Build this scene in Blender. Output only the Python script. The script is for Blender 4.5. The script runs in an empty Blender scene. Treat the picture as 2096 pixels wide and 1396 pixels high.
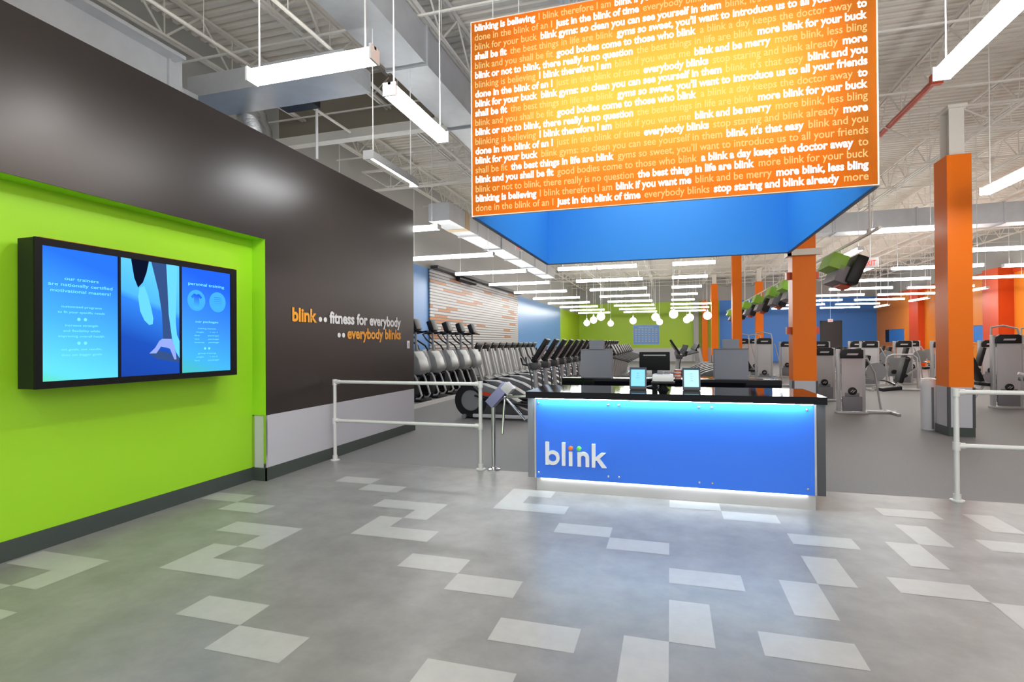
import bpy, bmesh, math, random
from mathutils import Vector, Matrix
S = bpy.context.scene
COL = S.collection
R = math.radians
random.seed(7)

# ------------------------------------------------------------------ camera
cam = bpy.data.cameras.new('camera'); camo = bpy.data.objects.new('camera', cam); COL.objects.link(camo)
cam.sensor_width = 36; cam.lens = 1096.5 / 2096 * 36; cam.clip_start = 0.05; cam.clip_end = 200
yaw, pit, rol = R(16.456), R(0.253), R(-0.39)
r0 = Vector((math.cos(yaw), math.sin(yaw), 0)); f0 = Vector((-math.sin(yaw), math.cos(yaw), 0)); u0 = Vector((0, 0, 1))
F = f0 * math.cos(pit) + u0 * math.sin(pit); U2 = -f0 * math.sin(pit) + u0 * math.cos(pit)
RR = r0 * math.cos(rol) + U2 * math.sin(rol); UU = -r0 * math.sin(rol) + U2 * math.cos(rol)
m = Matrix((RR, UU, -F)).transposed().to_4x4(); m.translation = (0, 0, 1.6)
camo.matrix_world = m
S.camera = camo
# ------------------------------------------------------------------ world / exposure
W = bpy.data.worlds.new('world'); S.world = W; W.use_nodes = True
bg = W.node_tree.nodes['Background']; bg.inputs[0].default_value = (0.93, 0.96, 1.0, 1); bg.inputs[1].default_value = 1.15
S.view_settings.view_transform = 'Standard'; S.view_settings.look = 'None'
S.view_settings.exposure = 0.45; S.view_settings.gamma = 1; S.view_settings.use_curve_mapping = False
S.cycles.use_denoising = True; S.cycles.max_bounces = 8; S.cycles.diffuse_bounces = 4; S.cycles.glossy_bounces = 3
S.cycles.transmission_bounces = 4; S.cycles.transparent_max_bounces = 8
S.cycles.sample_clamp_indirect = 6; S.cycles.caustics_reflective = False; S.cycles.caustics_refractive = False
LAMP = 21.0        # radiance of the fluorescent lenses

# ------------------------------------------------------------------ materials
def mat(name, col, rough=0.5, metal=0, emit=None, es=0, noise=0, nscale=6, coat=0, bump=0, spec=0.5):
    M = bpy.data.materials.new(name); M.use_nodes = True
    nt = M.node_tree; b = nt.nodes['Principled BSDF']
    b.inputs['Base Color'].default_value = (*col, 1); b.inputs['Roughness'].default_value = rough
    b.inputs['Metallic'].default_value = metal; b.inputs['Coat Weight'].default_value = coat
    b.inputs['Specular IOR Level'].default_value = spec
    if coat: b.inputs['Coat Roughness'].default_value = 0.05
    if emit: b.inputs['Emission Color'].default_value = (*emit, 1); b.inputs['Emission Strength'].default_value = es
    if noise or bump:
        tc = nt.nodes.new('ShaderNodeTexCoord'); n = nt.nodes.new('ShaderNodeTexNoise')
        n.inputs['Scale'].default_value = nscale; n.inputs['Detail'].default_value = 6; n.inputs['Roughness'].default_value = 0.65
        nt.links.new(tc.outputs['Object'], n.inputs['Vector'])
        if noise:
            mr = nt.nodes.new('ShaderNodeMapRange'); mr.inputs['From Min'].default_value = 0.3; mr.inputs['From Max'].default_value = 0.7
            mr.inputs['To Min'].default_value = 1 - noise; mr.inputs['To Max'].default_value = 1 + noise
            nt.links.new(n.outputs['Fac'], mr.inputs['Value'])
            h = nt.nodes.new('ShaderNodeVectorMath'); h.operation = 'SCALE'; h.inputs[0].default_value = col
            nt.links.new(mr.outputs[0], h.inputs['Scale']); nt.links.new(h.outputs[0], b.inputs['Base Color'])
        if bump:
            bp = nt.nodes.new('ShaderNodeBump'); bp.inputs['Strength'].default_value = bump; bp.inputs['Distance'].default_value = 0.01
            nt.links.new(n.outputs['Fac'], bp.inputs['Height']); nt.links.new(bp.outputs[0], b.inputs['Normal'])
    return M
def glow(name, col, s):
    M = bpy.data.materials.new(name); M.use_nodes = True; nt = M.node_tree; nt.nodes.clear()
    e = nt.nodes.new('ShaderNodeEmission'); e.inputs[0].default_value = (*col, 1); e.inputs[1].default_value = s
    o = nt.nodes.new('ShaderNodeOutputMaterial'); nt.links.new(e.outputs[0], o.inputs[0]); return M
def film(name, col, s, opacity):
    M = glow(name, col, s); nt = M.node_tree; t = nt.nodes.new('ShaderNodeBsdfTransparent'); x = nt.nodes.new('ShaderNodeMixShader')
    x.inputs[0].default_value = opacity
    nt.links.new(t.outputs[0], x.inputs[1]); nt.links.new(nt.nodes['Emission'].outputs[0], x.inputs[2])
    nt.links.new(x.outputs[0], nt.nodes['Material Output'].inputs[0]); return M
M = {}
M['lobby'] = mat('lobby_vinyl', (.232, .228, .22), .33, noise=.20, nscale=3.4)
M['tile'] = mat('pale_vinyl_tile', (.40, .40, .385), .33, noise=.06, nscale=9)
M['rubber'] = mat('speckled_rubber', (.215, .212, .21), .6, noise=.12, nscale=60)
M['brown'] = mat('dark_brown_gloss_paint', (.022, .017, .015), .36, noise=.05, nscale=1, spec=.5)
M['green'] = mat('lime_green_paint', (.34, .70, .022), .45, spec=.3)
M['limewall'] = mat('lime_yellow_paint', (.40, .62, .02), .45)
M['wains'] = mat('pale_grey_wainscot', (.54, .54, .57), .35)
M['base'] = mat('dark_rubber_baseboard', (.05, .065, .055), .5)
M['greywall'] = mat('grey_wall_paint', (.42, .42, .40), .6)
M['bluewall'] = mat('sky_blue_paint', (.14, .34, .72), .35)
M['royal'] = mat('royal_blue_paint', (.06, .26, .78), .45)
M['orange'] = mat('orange_paint', (.95, .20, .006), .40, spec=.2)
M['orangewall'] = mat('orange_wall_paint', (.92, .29, .03), .4, spec=.3)
M['redorange'] = mat('red_orange_paint', (.72, .08, .012), .4)
M['deck'] = mat('painted_roof_deck', (.80, .76, .68), .7, noise=.05, nscale=3)
M['steel'] = mat('cream_painted_steel', (.80, .77, .70), .5)
M['duct'] = mat('galvanised_duct', (.56, .58, .60), .38, .45, noise=.10, nscale=1.5)
M['white'] = mat('white_enamel', (.8, .8, .8), .35)
M['whitebar'] = mat('satin_aluminium_pipe', (.70, .70, .67), .32, .12)
M['chrome'] = mat('polished_steel', (.7, .7, .7), .12, 1)
M['black'] = mat('black_plastic', (.009, .009, .010), .42, spec=.3)
M['bezel'] = mat('matt_black_bezel', (.004, .004, .005), .6, spec=.2)
M['gloss'] = mat('black_gloss_stone', (.004, .004, .006), .05, spec=.12)
M['darkgrey'] = mat('charcoal_plastic', (.06, .06, .065), .45)
M['midgrey'] = mat('grey_laminate', (.19, .19, .21), .45)
M['silver'] = mat('silver_grey_plastic', (.25, .26, .26), .32, .3)
M['pale'] = mat('pale_grey_plastic', (.52, .51, .52), .4)
M['frame'] = mat('silver_powder_coat', (.46, .46, .46), .35, .2)
M['red'] = mat('red_accent_plastic', (.55, .04, .01), .4)
M['redpipe'] = mat('red_sprinkler_pipe_paint', (.55, .06, .015), .4)
M['washlens'] = glow('wall_washer_tube', (.97, .98, 1.0), 70)
M['lensb'] = glow('entrance_lens', (1.0, .98, .95), LAMP * 1.65)
M['lens'] = glow('fluorescent_lens', (1.0, .98, .95), LAMP)
M['globe'] = glow('opal_globe', (1.0, .97, .88), 4.5)
M['offlens'] = mat('unlit_lens', (.6, .58, .55), .2)
M['foil'] = mat('crumpled_foil', (.7, .7, .7), .25, 1, bump=1, nscale=14)
M['deskblue'] = mat('back_painted_blue_glass', (.024, .15, .66), .15, emit=(.012, .075, .62), es=.16, coat=.4)
M['ledstrip'] = glow('cyan_white_led', (.66, .92, 1.0), 75)
M['ledwhite'] = glow('white_led', (.9, .93, 1.0), 13)
M['kick'] = mat('brushed_plinth', (.45, .44, .43), .35, .2)
M['signblue'] = mat('blue_lightbox_liner', (.06, .36, .80), .4, emit=(.02, .16, .75), es=.10)
M['cream'] = mat('cream_edge_trim', (.8, .72, .6), .4)
M['bright'] = glow('backlit_white_lettering', (1.0, .93, .93), 1.25)
M['dim'] = film('backlit_pale_lettering', (1.0, .72, .30), 1.05, .58)
M['paperpink'] = mat('pink_stripe', (.62, .33, .40), .5)
M['wtext'] = mat('white_vinyl_lettering', (.92, .92, .9), .5)
M['otext'] = mat('orange_vinyl_lettering', (.95, .40, .03), .5)
M['logow'] = mat('brushed_logo_metal', (.78, .79, .80), .4)
M['logoo'] = mat('orange_logo_dot', (.8, .2, .03), .35)
M['logog'] = mat('green_logo_dot', (.15, .75, .1), .35)
M['exitred'] = glow('exit_red', (1, .12, .1), 1.0)
M['wood'] = mat('tan_plywood', (.5, .38, .22), .6)
M['tvgreen'] = mat('green_tv_shroud', (.25, .55, .03), .4)
M['beige'] = mat('beige_bulkhead', (.25, .22, .17), .7)
def orange_skin():
    X = bpy.data.materials.new('translucent_orange_fabric'); X.use_nodes = True; nt = X.node_tree; nt.nodes.clear()
    t = nt.nodes.new('ShaderNodeBsdfTranslucent'); t.inputs[0].default_value = (1, .40, .07, 1)
    d = nt.nodes.new('ShaderNodeBsdfDiffuse'); d.inputs[0].default_value = (.75, .22, .02, 1)
    x = nt.nodes.new('ShaderNodeAddShader'); o = nt.nodes.new('ShaderNodeOutputMaterial')
    y = nt.nodes.new('ShaderNodeMixShader'); y.inputs[0].default_value = .12
    nt.links.new(t.outputs[0], y.inputs[1]); nt.links.new(d.outputs[0], y.inputs[2]); nt.links.new(y.outputs[0], o.inputs[0]); return X
M['skin'] = orange_skin()
def screen_grad(name, stops):
    X = glow(name, (0, 0, 0), 1.0); nt = X.node_tree
    tc = nt.nodes.new('ShaderNodeTexCoord'); sp = nt.nodes.new('ShaderNodeSeparateXYZ'); cr = nt.nodes.new('ShaderNodeValToRGB')
    ad = nt.nodes.new('ShaderNodeMath'); ad.operation = 'MULTIPLY_ADD'; ad.inputs[1].default_value = .18
    nt.links.new(tc.outputs['Generated'], sp.inputs[0]); nt.links.new(sp.outputs[1], ad.inputs[0]); nt.links.new(sp.outputs[2], ad.inputs[2])
    nt.links.new(ad.outputs[0], cr.inputs[0]); nt.links.new(cr.outputs[0], nt.nodes['Emission'].inputs[0])
    e = cr.color_ramp.elements
    while len(e) < len(stops): e.new(.5)
    for k, (p, c) in enumerate(stops): e[k].position = p; e[k].color = (*c, 1)
    return X
M['scr1'] = screen_grad('screen_blue_to_aqua', [(0, (.10, .62, .40)), (.12, (.11, .62, .85)), (.5, (.06, .38, .95)), (1, (.02, .15, .90))])
M['scr3'] = screen_grad('screen_blue_to_teal', [(0, (.06, .45, .42)), (.2, (.05, .38, .75)), (.55, (.04, .24, .88)), (1, (.015, .11, .88))])
M['scr2'] = screen_grad('screen_photo_blue', [(0, (.01, .05, .32)), (.35, (.012, .07, .42)), (.68, (.03, .20, .75)), (.74, (.07, .40, .90)), (1, (.10, .50, .98))])
M['scrtext'] = glow('screen_text', (.16, .70, .98), 1.0)
M['scrdark'] = glow('screen_shadow', (.003, .006, .02), 1.0)
M['scrarm'] = glow('screen_arm_shade', (.03, .07, .20), 1.0)
M['scrskin'] = glow('screen_arm_light', (.12, .55, .95), 1.0)
M['scrhand'] = glow('screen_hand', (.25, .33, .75), 1.0)
M['scrpale'] = glow('screen_disc', (.05, .36, .88), 1.0)
M['scrcyan'] = glow('tablet_cyan', (.25, .65, .95), 1.0)
M['scrmint'] = glow('tablet_mint', (.45, .85, .85), 1.0)
def slat_mat():
    X = mat('slat_mural', (.7, .7, .7), .45); nt = X.node_tree; b = nt.nodes['Principled BSDF']
    tc = nt.nodes.new('ShaderNodeTexCoord'); sp = nt.nodes.new('ShaderNodeSeparateXYZ'); cb = nt.nodes.new('ShaderNodeCombineXYZ')
    nt.links.new(tc.outputs['Object'], sp.inputs[0]); nt.links.new(sp.outputs[1], cb.inputs[0]); nt.links.new(sp.outputs[2], cb.inputs[1])
    wn = nt.nodes.new('ShaderNodeTexWhiteNoise'); wn.noise_dimensions = '2D'
    # cell ids of the slats: 0.11 m high, 0.9 m long, each course shifted
    def math_(op, a, bb):
        q = nt.nodes.new('ShaderNodeMath'); q.operation = op
        for i, v in enumerate((a, bb)):
            if isinstance(v, (int, float)): q.inputs[i].default_value = v
            elif v is not None: nt.links.new(v, q.inputs[i])
        return q.outputs[0]
    zr = math_('DIVIDE', sp.outputs[2], .105); row = math_('FLOOR', zr, None); fr = math_('FRACT', zr, None)
    yr = math_('ADD', math_('DIVIDE', sp.outputs[1], 1.1), math_('MULTIPLY', row, .37)); cl = math_('FLOOR', yr, None)
    c2 = nt.nodes.new('ShaderNodeCombineXYZ'); nt.links.new(row, c2.inputs[0]); nt.links.new(cl, c2.inputs[1]); nt.links.new(c2.outputs[0], wn.inputs['Vector'])
    isor = math_('GREATER_THAN', wn.outputs['Value'], .84); gap = math_('GREATER_THAN', fr, .72)
    m1 = nt.nodes.new('ShaderNodeMix'); m1.data_type = 'RGBA'; m1.inputs['A'].default_value = (.66, .65, .63, 1); m1.inputs['B'].default_value = (.60, .22, .05, 1)
    nt.links.new(isor, m1.inputs['Factor'])
    m2 = nt.nodes.new('ShaderNodeMix'); m2.data_type = 'RGBA'; m2.inputs['B'].default_value = (.12, .12, .13, 1)
    nt.links.new(gap, m2.inputs['Factor']); nt.links.new(m1.outputs['Result'], m2.inputs['A']); nt.links.new(m2.outputs['Result'], b.inputs['Base Color'])
    return X
M['slat'] = slat_mat()

# ------------------------------------------------------------------ mesh builder
class MB:
    def __init__(s): s.bm = bmesh.new(); s.mi = 0
    def _new(s, verts, faces):
        vs = [s.bm.verts.new(v) for v in verts]
        out = []
        for f in faces:
            try: q = s.bm.faces.new([vs[i] for i in f]); q.material_index = s.mi; out.append(q)
            except ValueError: pass
        return vs, out
    def box(s, x0, x1, y0, y1, z0, z1, bev=0, mtx=None):
        v = [Vector((x, y, z)) for x in (x0, x1) for y in (y0, y1) for z in (z0, z1)]
        if mtx: v = [mtx @ p for p in v]
        vs, fs = s._new(v, [(0, 1, 3, 2), (4, 6, 7, 5), (0, 4, 5, 1), (2, 3, 7, 6), (0, 2, 6, 4), (1, 5, 7, 3)])
        if bev:
            es = list({e for f in fs for e in f.edges})
            bmesh.ops.bevel(s.bm, geom=es, offset=bev, segments=2, affect='EDGES', profile=.6, material=s.mi)
        return s
    def obox(s, c, size, rot=(0, 0, 0), bev=0):
        from mathutils import Euler
        mt = Matrix.Translation(c) @ Euler(rot).to_matrix().to_4x4()
        a, b, d = (q / 2 for q in size); return s.box(-a, a, -b, b, -d, d, bev, mt)
    def tube(s, pts, r, n=10, caps=True):
        pts = [Vector(p) for p in pts]; rings = []; rs = r if isinstance(r, (list, tuple)) else [r] * len(pts)
        prev = None
        for i, p in enumerate(pts):
            d = (pts[min(i + 1, len(pts) - 1)] - pts[max(i - 1, 0)]).normalized()
            if prev is None: a = d.orthogonal().normalized()
            else: a = (prev - d * prev.dot(d)).normalized()
            prev = a; b = d.cross(a)
            rings.append([p + (a * math.cos(t) + b * math.sin(t)) * rs[i] for t in (2 * math.pi * k / n for k in range(n))])
        v = [q for rg in rings for q in rg]; f = []
        for i in range(len(pts) - 1):
            for k in range(n): f.append((i * n + k, i * n + (k + 1) % n, (i + 1) * n + (k + 1) % n, (i + 1) * n + k))
        if caps: f += [tuple(range(n - 1, -1, -1)), tuple((len(pts) - 1) * n + k for k in range(n))]
        s._new(v, f); return s
    def lathe(s, prof, c=(0, 0, 0), axis='z', n=20):
        v = []; f = []
        for (r, h) in prof:
            for k in range(n):
                t = 2 * math.pi * k / n; a, b = r * math.cos(t), r * math.sin(t)
                p = {'z': (a, b, h), 'y': (a, h, -b), 'x': (h, a, b)}[axis]; v.append(Vector(p) + Vector(c))
        for i in range(len(prof) - 1):
            for k in range(n): f.append((i * n + k, i * n + (k + 1) % n, (i + 1) * n + (k + 1) % n, (i + 1) * n + k))
        f += [tuple(range(n - 1, -1, -1)), tuple((len(prof) - 1) * n + k for k in range(n))]
        s._new(v, f); return s
    def ball(s, c, r, n=16):
        return s.lathe([(max(.001, r * math.sin(math.pi * i / n)), -r * math.cos(math.pi * i / n)) for i in range(n + 1)], c, 'z', n)
    def prism(s, poly, axis, a, b, bev=0):      # poly in the plane across axis: 'y' -> (x,z), 'x' -> (y,z), 'z' -> (x,y)
        g = {'y': lambda p, h: (p[0], h, p[1]), 'x': lambda p, h: (h, p[0], p[1]), 'z': lambda p, h: (p[0], p[1], h)}[axis]
        n = len(poly); v = [g(p, a) for p in poly] + [g(p, b) for p in poly]
        vs, fs = s._new(v, [tuple(range(n)), tuple(range(2 * n - 1, n - 1, -1))] + [(k, k + n, (k + 1) % n + n, (k + 1) % n) for k in range(n)])
        if bev:
            es = list({e for f in fs[:2] for e in f.edges}); bmesh.ops.bevel(s.bm, geom=es, offset=bev, segments=2, affect='EDGES', profile=.6, material=s.mi)
        return s
    def ring(s, c, ro, ri, axis, a, b, n=28):    # annulus prism
        v = []; f = []
        for k in range(n):
            t = 2 * math.pi * k / n
            for (r, h) in ((ro, a), (ro, b), (ri, b), (ri, a)):
                p = {'y': (r * math.cos(t), h, r * math.sin(t)), 'x': (h, r * math.cos(t), r * math.sin(t)), 'z': (r * math.cos(t), r * math.sin(t), h)}[axis]
                v.append(Vector(p) + Vector(c))
            for j in range(4): f.append((k * 4 + j, k * 4 + (j + 1) % 4, ((k + 1) % n) * 4 + (j + 1) % 4, ((k + 1) % n) * 4 + j))
        s._new(v, f); return s
    def raw(s, v, f): s._new(v, f); return s
    def build(s, name, mats, parent=None, smooth=True, loc=None):
        bmesh.ops.recalc_face_normals(s.bm, faces=s.bm.faces[:])
        me = bpy.data.meshes.new(name); s.bm.to_mesh(me); s.bm.free()
        for q in (mats if isinstance(mats, (list, tuple)) else [mats]): me.materials.append(M[q])
        if smooth:
            for p in me.polygons: p.use_smooth = True
            me.set_sharp_from_angle(angle=R(35))
        o = bpy.data.objects.new(name, me); COL.objects.link(o)
        if parent: o.parent = parent
        if loc: o.location = loc
        return o
def tag(o, label=None, cat=None, group=None, kind=None):
    if label: o['label'] = label
    if cat: o['category'] = cat
    if group: o['group'] = group
    if kind: o['kind'] = kind
    return o
def thing(name, label, cat, loc=(0, 0, 0), rz=0, group=None):
    o = bpy.data.objects.new(name, None); o.empty_display_size = .1; COL.objects.link(o)
    o.location = loc; o.rotation_euler = (0, 0, rz); return tag(o, label, cat, group)
def dup(root, loc, rz=None, label=None, group=None, scale=None):
    r = root.copy(); COL.objects.link(r); r.location = loc
    if rz is not None: r.rotation_euler = (0, 0, rz)
    if label: r['label'] = label
    if group: r['group'] = group
    if scale: r.scale = scale
    for ch in list(root.children):
        c = ch.copy(); COL.objects.link(c); c.parent = r
        for g in ch.children: d = g.copy(); COL.objects.link(d); d.parent = c
    return r
def struct(name, b, mats, smooth=False):
    o = b.build(name, mats, None, smooth); o['kind'] = 'structure'; return o

# lettering -> vertices of flat glyphs in font units
_tc = {}
def glyphs(txt, bold=.02):
    k = (txt, bold)
    if k not in _tc:
        cu = bpy.data.curves.new('t', 'FONT'); cu.body = txt; cu.size = 1; cu.offset = bold; cu.resolution_u = 3; cu.fill_mode = 'FRONT'
        ob = bpy.data.objects.new('t', cu); me = bpy.data.meshes.new_from_object(ob)
        v = [tuple(q.co) for q in me.vertices]; f = [tuple(p.vertices) for p in me.polygons]
        bpy.data.objects.remove(ob); bpy.data.curves.remove(cu); bpy.data.meshes.remove(me)
        x0 = min(q[0] for q in v); x1 = max(q[0] for q in v)
        _tc[k] = ([(q[0] - x0, q[1]) for q in v], f, x1 - x0)
    return _tc[k]
ASC = .73
def put(b, txt, org, ux, uz, asc, width=None, bold=.02, align='l'):
    """add flat lettering; org = baseline left, ux = reading direction, uz = up, asc = ascender height, width = total width or None"""
    v, f, w = glyphs(txt, bold); sz = asc / ASC; sx = (width / w) if width else sz
    org = Vector(org); ux = Vector(ux); uz = Vector(uz)
    if align == 'c': org = org - ux * (w * sx / 2)
    b.raw([org + ux * (p[0] * sx) + uz * (p[1] * sz) for p in v], f)
    return w * sx
XP, YP, ZP = Vector((1, 0, 0)), Vector((0, 1, 0)), Vector((0, 0, 1))

# ================================================================== SETTING
XL, XR, YB, ZD = -7.7, 15.1, 47.0, 6.85
b = MB(); b.box(-4.78, 9, -3.5, 6.43, -.1, 0)
b.mi = 1
cells = [(-20,-7,2,1),(-20,-5,2,1),(-20,2,2,1),(-18,-8,2,1),(-18,-6,1,2),(-18,1,2,1),(-16,-1,2,1),(-16,6,2,1),(-15,-4,1,2),(-14,-4,2,1),(-14,-2,1,2),(-14,5,2,1),
 (-12,-6,2,1),(-12,3,2,1),(-11,0,1,2),(-10,-7,2,1),(-10,0,2,1),(-10,2,1,2),(-8,-2,2,1),(-7,4,1,2),(-7,6,2,1),(-6,-3,2,1),(-6,4,2,1),(-5,-7,2,1),(-4,-5,2,1),
 (-4,2,2,1),(-2,1,2,1),(-1,-6,1,2),(0,-4,1,2),(0,-1,2,1),(0,6,2,1),(2,-4,2,1),(2,5,2,1),(3,-2,1,2),(4,0,1,2),(4,3,2,1),(6,0,2,1),(7,2,1,2),(8,-2,1,2),
 (8,4,1,2),(8,7,2,1),(10,4,2,1),(11,6,1,2),(-16,-11,2,1),(-9,-10,2,1),(-2,-10,2,1),(4,-9,1,2),(9,-10,2,1),(12,-5,2,1),(14,1,2,1),(15,6,1,2),(18,3,2,1),(20,8,2,1)]
for i, j, w, h in cells:
    x0 = -.02 + .235 * i; y0 = 3.96 + .244 * j; x1 = x0 + .235 * w; y1 = y0 + .244 * h
    x0 = max(x0, -4.75)
    b.raw([(x0, y0, .0012), (x1, y0, .0012), (x1, y1, .0012), (x0, y1, .0012)], [(0, 1, 2, 3)])
struct('floor', b, ['lobby', 'tile'])
b = MB(); b.box(XL, XR, 6.43, YB, -.1, 0); b.box(XL, -4.78, -3.5, 6.43, -.1, 0); b.box(9, XR, -3.5, 6.43, -.1, 0)
struct('floor_gym', b, 'rubber')
# roof deck: ribbed sheets, ribs running across the hall
b = MB(); prof = []; y = -3.5; p = .18
while y < YB + .3:
    prof += [(y, ZD), (y + .09, ZD), (y + .11, ZD + .05), (y + .16, ZD + .05)]; y += p
v = []; f = []
for i, (yy, zz) in enumerate(prof):
    v += [(XL - .1, yy, zz), (XR + .1, yy, zz)]
    if i: f.append((2 * i - 2, 2 * i - 1, 2 * i + 1, 2 * i))
b.raw(v, f); b.box(XL - .1, XR + .1, -3.6, YB + .3, ZD + .1, ZD + .2)
struct('ceiling', b, 'deck')
# near left wall: brown above, green recess, grey wainscot
WX, GX, JY, EY, WT = -4.58, -4.77, 5.24, 9.05, 4.09
b = MB(); b.mi = 0
b.box(-5.0, WX, -3.5, JY, 2.85, WT); b.box(-5.0, WX, JY, EY, .77, WT)
b.mi = 1; b.box(-5.0, GX, -3.5, JY, 0, 2.85)
b.raw([(GX, JY - .002, .77), (WX, JY - .002, .77), (WX, JY - .002, 2.85), (GX, JY - .002, 2.85)], [(0, 1, 2, 3)])
b.raw([(GX, -3.5, 2.848), (WX, -3.5, 2.848), (WX, JY, 2.848), (GX, JY, 2.848)], [(0, 1, 2, 3)])
b.mi = 2; b.box(-5.0, WX, JY, EY, 0, .77)
b.raw([(GX, JY - .003, 0), (WX, JY - .003, 0), (WX, JY - .003, .77), (GX, JY - .003, .77)], [(0, 1, 2, 3)])
struct('wall_left', b, ['brown', 'green', 'wains'])
b = MB(); b.box(GX, GX + .015, -3.5, JY - .003, 0, .15); b.box(GX, WX + .015, JY - .018, JY - .003, 0, .15); b.box(WX, WX + .015, JY - .018, EY, 0, .15); b.box(-5.0, WX + .015, EY, EY + .015, 0, .15)
struct('baseboard_left', b, 'base')
b = MB(); b.box(WX - .03, WX + .004, JY - .008, JY - .003, .15, .77); b.box(WX, WX + .004, JY - .006, JY + .02, .15, .77); b.box(GX, WX, JY - .007, JY - .003, .762, .775)
b.box(GX + .001, GX + .03, JY - .007, JY - .003, .15, .77)
struct('trim_1', b, 'chrome')
# gym outer walls
b = MB(); b.mi = 0; b.box(XL - .2, XL, -3.5, YB, 4.12, 7); b.mi = 1; b.box(XL - .2, XL, -3.5, 38.6, 0, 4.12); b.mi = 2; b.box(XL - .2, XL, 38.6, YB, 0, 4.12)
b.mi = 3; b.box(XL, XL + .02, 9, YB, .1, 1.1)
struct('wall_gym_left', b, ['greywall', 'bluewall', 'limewall', 'wains'])
b = MB(); b.mi = 0; b.box(XL - .2, XR + .2, YB, YB + .2, 5.0, 7); b.mi = 1; b.box(XL - .2, 3.9, YB, YB + .2, 1.12, 5.0)
b.mi = 2; b.box(3.9, XR + .2, YB, YB + .2, 0, 5.0); b.mi = 3; b.box(XL - .2, 3.9, YB, YB + .2, 0, 1.12)
b.mi = 0; b.box(1.85, 2.25, 46.6, YB, 0, 5.0); b.mi = 4; b.box(2.5, 2.95, 46.5, YB, 0, 5.0); b.box(3.45, 3.75, 46.5, YB, 0, 5.0)
struct('wall_back', b, ['greywall', 'limewall', 'royal', 'wains', 'orange'])
b = MB(); b.mi = 0; b.box(XR, XR + .2, -3.5, YB, 4.95, 7); b.mi = 1; b.box(XR, XR + .2, -3.5, YB, 0, 4.95)
b.mi = 2
for y0, j in ((39.0, .35), (30.0, .6), (21.6, .6), (12.6, .6)): b.box(XR - j, XR, y0, y0 + 1.3, 0, 4.95)
b.box(XR - .06, XR, 9, YB, 4.7, 4.95)
struct('wall_right', b, ['greywall', 'orangewall', 'redorange'])
# dark doorway in the blue back wall
b = MB(); b.box(11.35, 12.65, YB - .04, YB, 0, 3.1); b.mi = 1; b.box(11.25, 11.35, YB - .06, YB, 0, 3.2); b.box(12.65, 12.75, YB - .06, YB, 0, 3.2); b.box(11.25, 12.75, YB - .06, YB, 3.1, 3.2)
struct('door_1', b, ['darkgrey', 'base'])
# window openings in the orange wall that show the blue room behind
for k, (y0, y1, z0, z1) in enumerate(((41.9, 45.3, 1.5, 2.4), (31.3, 35.5, 1.5, 2.35))):
    b = MB(); b.mi = 0; b.box(XR - .02, XR, y0, y1, z0, z1); b.mi = 1
    b.box(XR - .05, XR, y0 - .08, y0, z0 - .08, z1 + .08); b.box(XR - .05, XR, y1, y1 + .08, z0 - .08, z1 + .08); b.box(XR - .05, XR, y0, y1, z1, z1 + .08); b.box(XR - .05, XR, y0, y1, z0 - .08, z0)
    b.mi = 2; b.box(XR - .04, XR - .02, y1 - .7, y1 - .1, z0, z1)
    struct('window_%d' % (k + 1), b, ['royal', 'orangewall', 'black'])

# roof steel: open-web joists along the hall, girders across it
nt_ = [2]
def truss(p0, p1, zb, zt, step, name):
    b = MB(); p0 = Vector(p0); p1 = Vector(p1); d = (p1 - p0); L = d.length; d.normalize(); s = d.cross(ZP)
    for z in (zb, zt):
        for q in (-.035, .035):
            a = p0 + s * q; c = p1 + s * q
            a.z = c.z = z; b.tube([a, c], .026, 4)
    n = max(2, int(L / step)); 
    for k in range(n):
        a = p0 + d * (L * k / n); c = p0 + d * (L * (k + .5) / n); e = p0 + d * (L * (k + 1) / n)
        a = Vector((a.x, a.y, zt)); c = Vector((c.x, c.y, zb)); e = Vector((e.x, e.y, zt))
        b.tube([a, c], .016, 5, False); b.tube([c, e], .016, 5, False); b.tube([c, (c.x, c.y, zt)], .010, 4, False)
    struct('trim_%d' % nt_[0], b, 'steel', False); nt_[0] += 1
for x in (-7.0, -5.1, -3.2, -1.3, .6, 2.5, 4.4, 6.3, 8.2, 10.1, 12.0, 13.9):
    truss((x, -3.4, 0), (x, YB - .2, 0), 6.08, 6.72, 1.25, 'roof_joist')
for yg in (-2.0, 12.2, 23.0, 33.8):
    truss((XL + .1, yg, 0), (XR - .1, yg, 0), 5.55, 6.05, 1.6, 'roof_girder')
# slender bridging angles crossing the joists
b = MB()
for yb_ in [2.0 + 2.3 * k for k in range(19)]:
    b.tube([(XL, yb_, 6.05), (XR, yb_, 6.05)], .02, 4); 
struct('trim_%d' % nt_[0], b, 'steel'); nt_[0] += 1
# bulkhead and girder above the gym entrance, left side
b = MB(); b.mi = 0; b.box(-7.6, -4.2, 9.1, 9.2, 5.75, 6.8); b.mi = 1; b.box(-7.6, -3.9, 9.0, 9.2, 5.58, 5.75)
struct('trim_%d' % nt_[0], b, ['beige', 'steel']); nt_[0] += 1

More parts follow.
